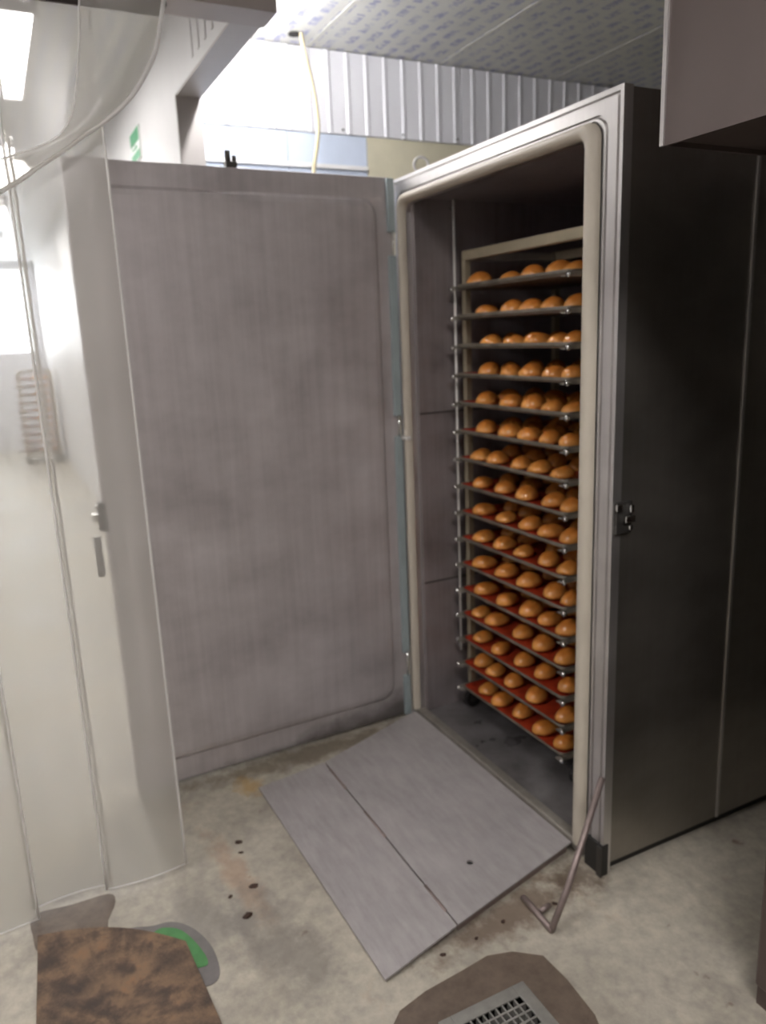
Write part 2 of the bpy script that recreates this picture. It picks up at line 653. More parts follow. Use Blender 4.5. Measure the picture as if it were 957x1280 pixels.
# far end wall of the corridor, with a high daylit window
WY0, WY1, WZ0, WZ1 = -2.4, -0.72, 1.55, 2.9
bm = bmesh.new()
for lo, hi in (((0, YL, 0), (0.1, WY0, ZC)), ((0, WY1, 0), (0.1, PY0, ZC)), ((0, WY0, 0), (0.1, WY1, WZ0)), ((0, WY0, WZ1), (0.1, WY1, ZC))):
    add_box(bm, lo, hi)
wf = from_bm('wall_far', bm, 'wall_white')
wf.location = (XF - 0.1, 0, 0)
struct(wf, 'white end wall of the corridor with a high window')
wn = bpy.data.objects.new('window_1', None)
COL.objects.link(wn)
wn.location = (XF - 0.05, (WY0 + WY1) / 2, WZ0)
wn['base'] = tuple(wn.location)
struct(wn, 'bright daylit window high in the far end wall')
for lo, hi in (((XF - 0.08, WY0, WZ0), (XF - 0.02, WY0 + 0.05, WZ1)), ((XF - 0.08, WY1 - 0.05, WZ0), (XF - 0.02, WY1, WZ1)),
               ((XF - 0.08, WY0 + 0.05, WZ0), (XF - 0.02, WY1 - 0.05, WZ0 + 0.05)), ((XF - 0.08, WY0 + 0.05, WZ1 - 0.05), (XF - 0.02, WY1 - 0.05, WZ1))):
    box('window_frame', lo, hi, 'white_paint', wn)
box('pane', (XF - 0.055, WY0 + 0.05, WZ0 + 0.05), (XF - 0.049, WY1 - 0.05, WZ1 - 0.05), 'pane_glass', wn)


# ------------------------------------------------------------------ lamps
def batten(x0, x1, y, z, mat, label, group=None):
    t = thing('fluorescent_lamp', label, 'lamp', ((x0 + x1) / 2, y, z), group)
    box('housing', (x0, y - 0.022, z + 0.03), (x1, y + 0.022, ZC - 0.004), 'white_paint', t, 0.005)
    tube('lamp_tube', [(x0 + 0.03, y, z), (x1 - 0.03, y, z)], 0.019, mat, t, 12)
    for x in (x0 + 0.012, x1 - 0.03):
        box('lamp_holder', (x, y - 0.018, z - 0.022), (x + 0.018, y + 0.018, z + 0.03), 'white_paint', t)


batten(-1.0, 0.0, -0.385, 2.91, 'tube_back', 'white fluorescent batten lamp on the ceiling behind the white beam')


def panel_lamp(x, y, w, d, mat, label, group):
    t = thing('ceiling_lamp', label, 'lamp', (x, y, ZC - 0.06), group)
    bm = bmesh.new()
    for lo, hi in (((-w / 2, -d / 2, 0), (w / 2, -d / 2 + 0.02, 0.055)), ((-w / 2, d / 2 - 0.02, 0), (w / 2, d / 2, 0.055)),
                   ((-w / 2, -d / 2 + 0.02, 0), (-w / 2 + 0.02, d / 2 - 0.02, 0.055)), ((w / 2 - 0.02, -d / 2 + 0.02, 0), (w / 2, d / 2 - 0.02, 0.055))):
        add_box(bm, lo, hi)
    from_bm('lamp_frame', bm, 'white_paint', t)
    bm = bmesh.new()
    add_box(bm, (-w / 2 + 0.02, -d / 2 + 0.02, 0.006), (w / 2 - 0.02, d / 2 - 0.02, 0.02))
    from_bm('diffuser', bm, mat, t)


for x in (-1.6, -4.0, -6.5, -9.0):
    panel_lamp(x, -1.24, 1.2, 0.3, 'panel_corridor', 'long white ceiling lamp in the corridor nearer the partition wall', 'corridor lamps near the partition')
    panel_lamp(x - 0.7, -2.07, 1.2, 0.4, 'panel_corridor', 'long white ceiling lamp in the corridor away from the partition wall', 'corridor lamps away from the partition')
panel_lamp(1.3, -2.7, 1.2, 0.5, 'panel_room', 'long white ceiling lamp over the floor before the strip curtain', 'lamps of the front room')
panel_lamp(3.0, -0.9, 1.2, 0.5, 'panel_room', 'unseen ceiling lamp added before the oven to brighten the open door', 'lamps of the front room')  # unseen fill lamp, added to brighten door, ramp and right-hand floor

# ------------------------------------------------------------------ proofing cabinet
W, H, DEP = 1.178, 2.2, 1.30
cab = thing('proofing_cabinet', 'tall stainless steel proofing cabinet with its door swung wide open', 'cabinet', (0.57, 0, 0))
OL, OR, OT, OB = 0.046, 1.048, 2.105, 0.035       # inner edge of the door gasket


def uloop(l, r, t, y, rad, zb=0.0, n=8):
    """inverted U outline: up the left, over the top, down the right"""
    pts = [(l, y, zb)]
    for cx, a0 in ((l + rad, math.pi), (r - rad, math.pi / 2)):
        for k in range(n + 1):
            a = a0 - k / n * math.pi / 2
            pts.append((cx + rad * math.cos(a), y, t - rad + rad * math.sin(a)))
    pts.append((r, y, zb))
    return pts


def sweep(name, loops, mat, parent, closed=False):
    base = Vector(parent['base'])
    bm = bmesh.new()
    rows = [[bm.verts.new(Vector(p) - base) for p in lp] for lp in loops]
    m = len(rows)
    for i in range(m if closed else m - 1):
        a, b = rows[i], rows[(i + 1) % m]
        for k in range(len(a) - 1):
            bm.faces.new((a[k], a[k + 1], b[k + 1], b[k]))
    bmesh.ops.remove_doubles(bm, verts=bm.verts, dist=1e-5)
    return from_bm(name, bm, mat, parent)


# body walls
TH = 0.055
box('side_panel', (W - 0.05, 0.02, 0.035), (W - 0.002, 0.488, H - 0.004), 'steel_side', cab)
box('side_panel', (W - 0.05, 0.494, 0.035), (W - 0.002, DEP, H - 0.004), 'steel_side', cab)
box('seam_strip', (W - 0.004, 0.486, 0.035), (W + 0.002, 0.496, H - 0.004), 'steel_frame', cab)
box('side_panel', (-0.028, 0.02, 0.035), (0.02, DEP, H - 0.004), 'steel_side', cab)
box('back_panel', (0.02, DEP - 0.05, 0.035), (W - 0.05, DEP, H - 0.004), 'steel_side', cab)
box('top_panel', (0.02, 0.02, H - 0.045), (W - 0.05, DEP - 0.05, H - 0.004), 'steel_side', cab)
box('base_plinth', (0.0, 0.05, 0.0), (W - 0.02, DEP - 0.02, 0.035), 'black_plastic', cab)
# liner of the chamber
box('liner_side', (0.02, 0.03, 0.05), (0.07, DEP - 0.12, 2.13), 'steel_inner', cab)
box('liner_side', (1.06, 0.03, 0.05), (W - 0.05, DEP - 0.12, 2.13), 'steel_inner', cab)
box('liner_back', (0.07, DEP - 0.16, 0.05), (1.06, DEP - 0.12, 2.13), 'steel_inner', cab)
box('liner_top', (0.07, 0.03, 2.12), (1.06, DEP - 0.16, 2.15), 'steel_inner', cab)
box('floor_pan', (0.02, 0.0, 0.0355), (W - 0.05, DEP - 0.05, 0.048), 'steel_pan', cab)
box('sill', (0.02, -0.004, 0.012), (1.09, 0.03, 0.052), 'rack_metal', cab, 0.003)
for zz in (0.62, 1.32):
    box('liner_seam', (0.07, 0.03, zz), (0.0712, DEP - 0.16, zz + 0.006), 'dark_metal', cab)
tube('guard_rod', [(0.09, 0.19, 0.30), (0.09, 0.19, 2.12)], 0.005, 'ring_white', cab, 8)
for zz in (0.32, 1.2, 2.09):
    tube('rod_bracket', [(0.068, 0.19, zz), (0.092, 0.19, zz)], 0.006, 'chrome', cab, 8)
# front frame with its stepped profile
fr = []
for l, r, t, yv, rad in ((-0.03, W, H, 0.03, 0.001), (-0.03, W, H, 0.0, 0.001), (-0.024, W - 0.012, H - 0.012, 0.0, 0.001),
                         (-0.022, W - 0.015, H - 0.015, 0.007, 0.001), (-0.019, W - 0.019, H - 0.019, 0.007, 0.001), (-0.018, W - 0.021, H - 0.021, 0.0, 0.001),
                         (-0.002, W - 0.052, 2.150, 0.0, 0.045), (-0.001, W - 0.054, 2.148, 0.008, 0.045), (0.001, W - 0.059, 2.146, 0.008, 0.045),
                         (0.002, W - 0.061, 2.144, 0.001, 0.045), (0.004, W - 0.068, 2.140, 0.001, 0.045), (0.005, W - 0.070, 2.138, 0.008, 0.045),
                         (0.046, W - 0.128, 2.107, 0.008, 0.035), (0.046, W - 0.128, 2.107, 0.035, 0.035)):
    fr.append(uloop(l, r, t, yv, rad, 0.0))
sweep('front_frame', fr, 'steel_frame', cab)
# cream gasket: half-round profile
gl = []
for k in range(9):
    a = math.pi * k / 8
    w = (1 - math.cos(a)) / 2
    gl.append(uloop(0.012 + (OL - 0.012) * w, W - 0.08 + (OR - (W - 0.08)) * w, 2.14 + (OT - 2.14) * w, 0.004 - 0.024 * math.sin(a), 0.045 - 0.012 * w, 0.05))
gl.append(uloop(OL, OR, OT, 0.009, 0.033, 0.05))
g = sweep('door_gasket', gl, 'gasket', cab)
g['label'] = 'cream rubber gasket around the opening'
for p in g.data.polygons:
    p.use_smooth = True
box('gasket_joint', (0.006, -0.024, 1.222), (0.058, -0.004, 1.236), 'ring_white', cab, 0.003)
box('corner_foot', (W - 0.075, -0.006, 0.0), (W + 0.003, 0.02, 0.105), 'black_plastic', cab, 0.003)
box('door_stop', (W - 0.015, -0.012, 0.0), (W + 0.004, -0.006, 0.10), 'dark_metal', cab)

# lifting eye on the roof
eye = bpy.data.objects.new('lifting_eye', None)
bm = bmesh.new()
ring = [(0.106 + 0.006 * math.cos(a), 0.045 + 0.026 * math.cos(a), H + 0.030 + 0.026 * math.sin(a)) for a in [2 * math.pi * k / 24 for k in range(25)]]
cb0 = Vector(cab['base'])
add_tube(bm, [Vector(p) - cb0 for p in ring], 0.0055, 8, False)
add_tube(bm, [Vector((0.106, 0.045, H - 0.004)) - cb0, Vector((0.106, 0.045, H + 0.006)) - cb0], 0.009, 8)
from_bm('lifting_eye', bm, 'ring_white', cab, True)['label'] = 'small white ring standing on the cabinet roof'

# latch keeper on the side
lk = box('latch_keeper', (W - 0.002, 0.006, 1.075), (W + 0.01, 0.062, 1.165), 'dark_metal', cab, 0.002)
lk['label'] = 'black and chrome latch keeper'
kb = Vector((W + 0.004, 0.034, 1.075))


def subbox(name, lo, hi, mat, parent, pbase, bevel=0):
    bm = bmesh.new()
    add_box(bm, Vector(lo) - Vector(pbase), Vector(hi) - Vector(pbase))
    if bevel:
        bmesh.ops.bevel(bm, geom=list(bm.edges), offset=bevel, segments=2, affect='EDGES', profile=0.5)
    return from_bm(name, bm, mat, parent)


subbox('strike_plate', (W + 0.010, 0.000, 1.142), (W + 0.018, 0.022, 1.160), 'chrome', lk, kb, 0.002)
subbox('strike_plate', (W + 0.010, 0.026, 1.108), (W + 0.026, 0.060, 1.128), 'chrome', lk, kb, 0.003)
subbox('roller', (W + 0.010, 0.046, 1.132), (W + 0.022, 0.060, 1.156), 'chrome', lk, kb, 0.004)
subbox('roller', (W + 0.010, 0.046, 1.084), (W + 0.020, 0.058, 1.100), 'chrome', lk, kb, 0.004)

# door, hinged on the left front edge and swung out at about a right angle
ANG = 0.030
DB, DT, DL = 0.018, 2.205, 1.165     # bottom, top, length
door = link('door', bpy.data.meshes.new('door'), None, cab)
bm = bmesh.new()
v, fs = add_box(bm, (-0.065, -DL, DB), (-0.012, -0.012, DT))
bmesh.ops.bevel(bm, geom=list(bm.edges), offset=0.004, segments=2, affect='EDGES', profile=0.5)
bm.to_mesh(door.data)
bm.free()
door.data.materials.append(MATS['steel_door'])
door.location = Vector((0.0, -0.012, 0)) - cb0
door.rotation_euler = (0, 0, ANG)
door['label'] = 'wide brushed steel cabinet door, wiped and smeared'


def rounded_rect(y0, y1, z0, z1, r, n=6):
    out = []
    for cy, cz, a0 in ((y1 - r, z1 - r, 0), (y0 + r, z1 - r, 90), (y0 + r, z0 + r, 180), (y1 - r, z0 + r, 270)):
        for k in range(n + 1):
            a = math.radians(a0 + 90 * k / n)
            out.append((cy + r * math.cos(a), cz + r * math.sin(a)))
    return out


bm = bmesh.new()
rows = []
for ins, x in ((0, -0.012), (0.012, -0.003), (0.03, 0.0)):
    rows.append([bm.verts.new((x, a, b)) for a, b in rounded_rect(-DL + 0.06 + ins, -0.075 - ins, DB + 0.09 + ins, DT - 0.075 - ins, 0.06)])
for a, b in zip(rows, rows[1:]):
    for k in range(len(a)):
        bm.faces.new((a[k], a[(k + 1) % len(a)], b[(k + 1) % len(a)], b[k]))
bm.faces.new(rows[-1])
from_bm('inner_panel', bm, 'steel_door', door)
box_l = lambda nm, lo, hi, m, bv=0: subbox(nm, lo, hi, m, door, (0, 0, 0), bv)
for zz in (1.515, 1.83):
    box_l('swage_line', (-0.001, -DL + 0.10, zz), (0.0008, -0.62, zz + 0.004), 'steel_door')
# hinge leaf in its bluish film, in three lengths, bare knuckles between
zs = [(DB + 0.0, 0.20), (0.305, 1.235), (1.315, 1.925), (2.01, DT - 0.005)]
for a, b in zs:
    o = box_l('hinge_leaf', (-0.010, -0.034, a), (0.004, -0.004, b), 'hinge_film', 0.002)
    o['label'] = 'pale blue-grey hinge strip'
for a, b in ((0.20, 0.305), (1.235, 1.315), (1.925, 2.01)):
    bm = bmesh.new()
    add_tube(bm, [(0.0, -0.014, a - 0.005), (0.0, -0.014, b + 0.005)], 0.005, 8)
    from_bm('hinge_pin', bm, 'chrome', door, True)
# latch on the free edge and small stop on the top
box_l('door_latch', (-0.045, -DL - 0.02, 1.02), (-0.005, -DL + 0.004, 1.12), 'black_plastic', 0.003)
box_l('latch_tongue', (-0.03, -DL - 0.04, 1.055), (-0.012, -DL - 0.018, 1.085), 'chrome', 0.003)
box_l('latch_tongue', (-0.03, -DL - 0.028, 1.10), (-0.012, -DL - 0.018, 1.115), 'chrome', 0.003)
bm = bmesh.new()
add_tube(bm, [(-0.035, -DL - 0.03, 0.86), (-0.035, -DL - 0.03, 1.0)], 0.012, 8)
from_bm('door_handle', bm, 'dark_metal', door, True)
box_l('top_stop', (-0.045, -0.640, DT - 0.002), (-0.015, -0.600, DT + 0.02), 'dark_metal', 0.003)
bm = bmesh.new()
add_tube(bm, [(-0.03, -0.628, DT + 0.018), (-0.03, -0.628, DT + 0.055)], 0.010, 8)
add_tube(bm, [(-0.03, -0.606, DT + 0.018), (-0.03, -0.606, DT + 0.04)], 0.008, 8)
from_bm('stop_pin', bm, 'dark_metal', door, True)


# ------------------------------------------------------------------ rack, trays and buns
def make_rack(x0, x1, y0, y1, zfloor, ztop, shelf_z, label, cat='rack', simple=False):
    t = thing('tray_rack', label, cat, ((x0 + x1) / 2, (y0 + y1) / 2, zfloor))
    pz = zfloor + 0.095
    s = 0.024
    for x in (x0, x1 - s):
        for y in (y0, y1 - s):
            box('post', (x, y, pz), (x + s, y + s, ztop - 0.03), 'rack_bar', t)
    for y in (y0, y1 - s):
        box('top_bar', (x0, y - 0.001, ztop - 0.03), (x1, y + s + 0.001, ztop + 0.006), 'rack_bar', t, 0.004)
    for x in (x0, x1 - s):
        box('top_rail', (x, y0 + s, ztop - 0.03), (x + s, y1 - s, ztop), 'rack_metal', t)
        box('bottom_rail', (x, y0 + s, pz), (x + s, y1 - s, pz + 0.024), 'rack_metal', t)
    box('bottom_bar', (x0 + s, y1 - s, pz - 0.014), (x1 - s, y1, pz + 0.006), 'rack_metal', t)
    box('bottom_bar', (x0 + s, y0 + 0.06, pz - 0.014), (x1 - s, y0 + 0.084, pz + 0.006), 'rack_metal', t)
    for z in shelf_z:
        for x in (x0 + s, x1 - s):
            sg = 1 if x < (x0 + x1) / 2 else -1
            bm = bmesh.new()
            b = Vector(t['base'])
            add_box(bm, Vector((min(x, x + sg * 0.03), y0 - 0.062, z - 0.004)) - b, Vector((max(x, x + sg * 0.03), y1, z - 0.001)) - b)
            add_box(bm, Vector((min(x, x + sg * 0.003), y0 - 0.062, z - 0.001)) - b, Vector((max(x, x + sg * 0.003), y1, z + 0.012)) - b)
            rn = from_bm('runner', bm, 'rack_metal', t)
            if not simple:
                bm = bmesh.new()
                add_tube(bm, [Vector((x - sg * 0.004, y0 - 0.066, z + 0.001)) - b, Vector((x - sg * 0.004, y0 - 0.056, z + 0.001)) - b], 0.0085, 8)
                from_bm('runner_stop', bm, 'chrome', rn, True)
    for x in (x0 + 0.012, x1 - 0.012):
        for y in (y0 + 0.012, y1 - 0.012):
            b = Vector(t['base'])
            bm = bmesh.new()
            add_tube(bm, [Vector((x, y, pz + 0.002)) - b, Vector((x, y, pz - 0.018)) - b], 0.011, 8)
            for dx in (-0.018, 0.015):
                add_box(bm, Vector((x + dx, y - 0.014, zfloor + 0.028)) - b, Vector((x + dx + 0.003, y + 0.016, pz - 0.014)) - b)
            add_box(bm, Vector((x - 0.018, y - 0.014, pz - 0.018)) - b, Vector((x + 0.018, y + 0.016, pz - 0.014)) - b)
            cs = from_bm('caster', bm, 'dark_metal', t)
            bm = bmesh.new()
            add_tube(bm, [Vector((x - 0.013, y, zfloor + 0.037)) - b, Vector((x + 0.013, y, zfloor + 0.037)) - b], 0.036, 20)
            from_bm('wheel', bm, 'tyre', cs)
    return t


PAN_Z = 0.048
TRAY_Z = [1.788 - i * (1.788 - 0.155) / 15 for i in range(16)]
RX0, RX1, RY0, RY1 = 0.118, 0.832, 0.205, 0.66
rack = make_rack(RX0, RX1, RY0, RY1, PAN_Z, 1.925, TRAY_Z, 'wheeled steel tray rack inside the proofing cabinet, loaded with trays of buns')
stud = box('stud', (0.55, 0.267, 0.085), (0.566, 0.283, 0.129), 'rack_metal', rack)


def tray_mesh(name, w, d, h=0.015, lip=0.006):
    """shallow sheet tray with flared rim and rolled lip, origin under its middle"""
    bm = bmesh.new()

    def loop(dx, z, r):
        out = []
        for sx, sy, a0 in ((1, 1, 0), (-1, 1, 90), (-1, -1, 180), (1, -1, 270)):
            for k in range(4):
                a = math.radians(a0 + 30 * k)
                out.append(bm.verts.new((sx * (w / 2 + dx - r) + r * math.cos(a), sy * (d / 2 + dx - r) + r * math.sin(a), z)))
        return out
    lo = [loop(-0.012, 0.0006, 0.02), loop(-0.005, h, 0.022), loop(-0.001, h + 0.002, 0.024), loop(0, h - 0.007, 0.024), loop(-0.0025, h - 0.007, 0.022),
          loop(-0.010, -0.0006, 0.02)]
    n = 16
    seq = [lo[0], lo[1], lo[2], lo[3], lo[4], lo[5]]
    for i, (a, b) in enumerate(zip(seq, seq[1:])):
        for k in range(n):
            f = bm.faces.new((a[k], a[(k + 1) % n], b[(k + 1) % n], b[k]))
            f.material_index = 1 if i == 0 else 0
    f = bm.faces.new(lo[0])
    f.material_index = 1
    bm.faces.new(lo[5])
    o = from_bm(name, bm, ['tray_metal', 'tray_red'])
    return o


def bun_mesh(name, seed, lx, ly, hz):
    rnd = random.Random(seed)
    bm = bmesh.new()
    bmesh.ops.create_uvsphere(bm, u_segments=16, v_segments=10, radius=1)
    ph = [rnd.uniform(0, 6.28) for _ in range(6)]
    for v in bm.verts:
        x, y, z = v.co
        w = 1 + 0.05 * math.sin(3 * x + ph[0]) + 0.05 * math.sin(3 * y + ph[1]) + 0.03 * math.sin(5 * (x + z) + ph[2])
        tp = 1 - 0.16 * y                       # a little narrower at one end
        zz = z * hz if z > 0 else z * hz * 0.35
        v.co = (x * lx * w * tp, y * ly * w, (zz + hz * 0.33) * (1 + 0.08 * math.sin(2 * y + ph[3])))
    zmin = min(v.co.z for v in bm.verts)
    for v in bm.verts:
        v.co.z -= zmin
        if v.co.z < 0.002:
            v.co.z = 0
    o = from_bm(name, bm, 'bun_crust', None, True)
    return o.data, o


BUNX = [[.216, .414, .538, .682, .768], [.264, .427, .535, .646, .764], [.301, .441, .564, .683, .767], [.27, .409, .528, .661, .77],
        [.258, .408, .545, .651, .762], [.256, .412, .533, .641, .775], [.223, .33, .476, .585, .71], [.226, .363, .508, .657, .758],
        [.23, .382, .526, .65, .753], [.233, .367, .49, .631, .748], [.236, .381, .523, .67, .762], [.245, .395, .537, .646, .757],
        [.205, .318, .477, .609, .747], [.21, .348, .487, .615, .746], [.21, .31, .428, .576, .765], [.249, .362, .482, .631, .75]]
TX0, TX1, TY0, TY1 = 0.148, 0.802, 0.152, 0.64
proto_tray = tray_mesh('baking_tray', TX1 - TX0, TY1 - TY0)
bun_protos = [bun_mesh('bread_bun', s, lx, ly, hz) for s, lx, ly, hz in
              ((1, .040, .053, .040), (2, .042, .050, .042), (3, .038, .055, .041), (4, .043, .056, .043), (5, .039, .049, .038))]
bun_used = [False] * 5
rb = random.Random(11)


def place_bun(x, y, z, rz, label, group, sc=1.0):
    i = rb.randrange(5)
    if not bun_used[i]:
        o = bun_protos[i][1]
        bun_used[i] = True
    else:
        o = bun_protos[i][1].copy()
        COL.objects.link(o)
    o.location = (x, y, z)
    o.rotation_euler = (0, 0, rz)
    o.scale = (sc, sc, sc)
    return tag(o, label, 'bun', group)


for i, z in enumerate(TRAY_Z):
    o = proto_tray if i == 0 else sheet_copy(proto_tray, (0, 0, 0))
    o.location = ((TX0 + TX1) / 2, (TY0 + TY1) / 2, z + 0.0005)
    tag(o, 'red-brown lipped baking tray full of buns, %s in the cabinet' % ordn(i, 16, 'one')[4:], 'tray', 'trays in the cabinet rack')
    for row, yy in enumerate((0.222, 0.352, 0.482)):
        xs = BUNX[i] if row == 0 else [min(.752, max(.20, .215 + (.53) * k / 4 + rb.uniform(-.015, .015) + (0.02 if row == 1 else -0.01))) for k in range(5)]
        for k, x in enumerate(xs):
            lb = 'golden-brown bun, %s from the hinge side, %s row, %s' % (('first', 'second', 'third', 'fourth', 'fifth')[k], ('front', 'middle', 'rear')[row], ordn(i, 16, 'tray')[4:])
            gp = '%s-row buns on %s' % (('front', 'middle', 'rear')[row], ordn(i, 16, 'tray'))
            place_bun(min(x, 0.757), yy + rb.uniform(-.006, .006), z + 0.0018, rb.uniform(-.35, .25), lb, gp, rb.uniform(.85, .97) if row == 0 else 0.86)

# distant rack at the far end of the corridor
FX, FY0, FY1 = -9.75, -1.12, -0.66
FZ = [1.20 - 0.115 * i for i in range(10)]
make_rack(FX - 0.45, FX, FY0, FY1, 0.0, 1.33, FZ, 'distant steel bread rack standing at the end of the corridor', simple=True)
ft = tray_mesh('baking_tray', 0.39, 0.47)
for i, z in enumerate(FZ):
    o = ft if i == 0 else sheet_copy(ft, (0, 0, 0))
    o.location = (FX - 0.225, (FY0 + FY1) / 2 - 0.02, z + 0.0005)
    tag(o, 'small metal baking tray, %s in the distant corridor rack' % ordn(i, 10, 'one')[4:], 'tray', 'trays in the distant rack')
    for k in range(2):
        place_bun(FX - 0.09, FY1 - 0.10 - 0.13 * k, z + 0.0018, 0.3, 'tiny brown bun %s the partition wall, distant rack, %s' % (('next to', 'away from')[k], ordn(i, 10, 'tray')[4:]), 'buns in the distant rack, %s' % ordn(i, 10, 'tray'))

# ------------------------------------------------------------------ loading ramp
RZ1, RZ2, RZ3 = 0.036, 0.030, 0.012
rp = thing('loading_ramp', 'grey steel two-plate loading ramp lying before the open cabinet', 'ramp', (0.6, -0.38, 0))
rbv = Vector(rp['base'])


def ramp_plate(name, tops, th, hole=None):
    bm = bmesh.new()
    top = [bm.verts.new(Vector(p) - rbv) for p in tops]
    es = [bm.edges.new((top[i], top[(i + 1) % 4])) for i in range(4)]
    if hole:
        c, r = hole
        hv = [bm.verts.new(Vector((c[0] + r * math.cos(2 * math.pi * k / 14), c[1] + r * math.sin(2 * math.pi * k / 14), c[2])) - rbv) for k in range(14)]
        es += [bm.edges.new((hv[k], hv[(k + 1) % 14])) for k in range(14)]
        bmesh.ops.triangle_fill(bm, use_beauty=True, use_dissolve=False, edges=es)
        for f in list(bm.faces):
            if (f.calc_center_median() + rbv - Vector(c)).length < r * 0.8:
                bm.faces.remove(f)
    else:
        bm.faces.new(top)
    r_ = bmesh.ops.extrude_face_region(bm, geom=list(bm.faces))
    bmesh.ops.translate(bm, verts=[v for v in r_['geom'] if isinstance(v, bmesh.types.BMVert)], vec=(0, 0, -th))
    return from_bm(name, bm, 'ramp_plate', rp)


ramp_plate('upper_plate', [(0.022, -0.008, RZ1), (1.045, -0.008, RZ1), (1.160, -0.504, RZ2), (0.196, -0.504, RZ2)], 0.006, ((0.963, -0.337, 0.0321), 0.0105))
ramp_plate('lower_plate', [(0.197, -0.509, RZ2 - 0.001), (1.161, -0.509, RZ2 - 0.001), (1.213, -0.758, RZ3), (0.205, -0.775, RZ3)], 0.006)
tube('recessed_bolt', [(0.963, -0.337, 0.012), (0.963, -0.337, 0.0275)], 0.010, 'pit', rp, 12)  # near-black plug stands in for the shade inside the plate's hole
for x0, x1 in ((0.25, 0.40), (0.56, 0.72), (0.98, 1.10)):
    tube('hinge_knuckle', [(x0, -0.5065, RZ2 - 0.003), (x1, -0.5065, RZ2 - 0.003)], 0.0055, 'rod', rp, 8)
for a, b in (((0.05, -0.02), (0.20, -0.50)), ((1.03, -0.02), (1.145, -0.50))):
    bm = bmesh.new()
    for sx in (0,):
        p0, p1 = Vector((a[0], a[1], 0)) - rbv, Vector((b[0], b[1], 0)) - rbv
        q = [p0, p0 + Vector((0.006, 0, 0)), p1 + Vector((0.006, 0, 0)), p1]
        zt = [RZ1 - 0.007, RZ1 - 0.007, RZ2 - 0.007, RZ2 - 0.007]
        bo = [bm.verts.new(v) for v in q]
        to = [bm.verts.new(v + Vector((0, 0, z))) for v, z in zip(q, zt)]
        bm.faces.new(bo)
        bm.faces.new(to)
        for i in range(4):
            bm.faces.new((bo[i], bo[(i + 1) % 4], to[(i + 1) % 4], to[i]))
    from_bm('side_web', bm, 'rod', rp)
for x, y in ((0.35, -0.72), (1.1, -0.715)):
    box('foot_pad', (x - 0.02, y - 0.012, 0.0), (x + 0.02, y + 0.012, 0.009), 'black_plastic', rp)

# bent rod leaning on the frame corner
rod = thing('lifting_rod', 'thin bent steel lifting rod leaning against the cabinet corner beside the ramp', 'rod', (1.284, -0.277, 0.0))
rb0 = Vector(rod['base'])
tube('handle_arm', [(1.284, -0.277, 0.012), (1.262, -0.205, 0.10), (1.206, -0.036, 0.362)], 0.0095, 'rod', rod, 10)
tube('foot_arm', [(1.288, -0.279, 0.0105), (1.19, -0.272, 0.0105), (1.143, -0.270, 0.0105)], 0.009, 'rod', rod, 10)
tube('cross_stub', [(1.215, -0.262, 0.011), (1.208, -0.225, 0.012)], 0.008, 'rod', rod, 8)

# ------------------------------------------------------------------ floor drain
patch = prism('floor_patch', [(1.24, -0.56), (1.265, -0.45), (1.285, -0.405), (1.34, -0.345), (1.43, -0.335), (1.545, -0.355), (1.70, -0.42), (1.72, -0.80), (1.36, -0.83), (1.285, -0.765), (1.25, -0.68)], 0.0, 0.0025, 'dark_mortar')
struct(patch, 'dark brown mortar patch in the floor around the drain')
patch['category'] = 'patch'
bm = bmesh.new()
# cut the well out of the patch by building it as a ring
bm.free()
me = patch.data
pb = patch.location
bm = bmesh.new()
outer = [(1.275, -0.56), (1.266, -0.48), (1.287, -0.413), (1.338, -0.35), (1.43, -0.345), (1.545, -0.355), (1.70, -0.42), (1.72, -0.80), (1.36, -0.83), (1.305, -0.765), (1.285, -0.68)]
inner = [(DR[0] + 0.002, DR[2] + 0.002), (DR[1] - 0.002, DR[2] + 0.002), (DR[1] - 0.002, DR[3] - 0.002), (DR[0] + 0.002, DR[3] - 0.002)]
ov = [bm.verts.new((x - pb.x, y - pb.y, 0.0025)) for x, y in outer]
iv = [bm.verts.new((x - pb.x, y - pb.y, 0.0025)) for x, y in inner]
es = [bm.edges.new((l[i], l[(i + 1) % len(l)])) for l in (ov, iv) for i in range(len(l))]
bmesh.ops.triangle_fill(bm, use_beauty=True, use_dissolve=False, edges=es)
for f in list(bm.faces):
    c = f.calc_center_median() + pb
    if DR[0] < c.x < DR[1] and DR[2] < c.y < DR[3] and all(v in iv for v in f.verts):
        bm.faces.remove(f)
r_ = bmesh.ops.extrude_face_region(bm, geom=list(bm.faces))
bmesh.ops.translate(bm, verts=[v for v in r_['geom'] if isinstance(v, bmesh.types.BMVert)], vec=(0, 0, -0.0025))
bmesh.ops.recalc_face_normals(bm, faces=bm.faces)
bm.to_mesh(me)
bm.free()

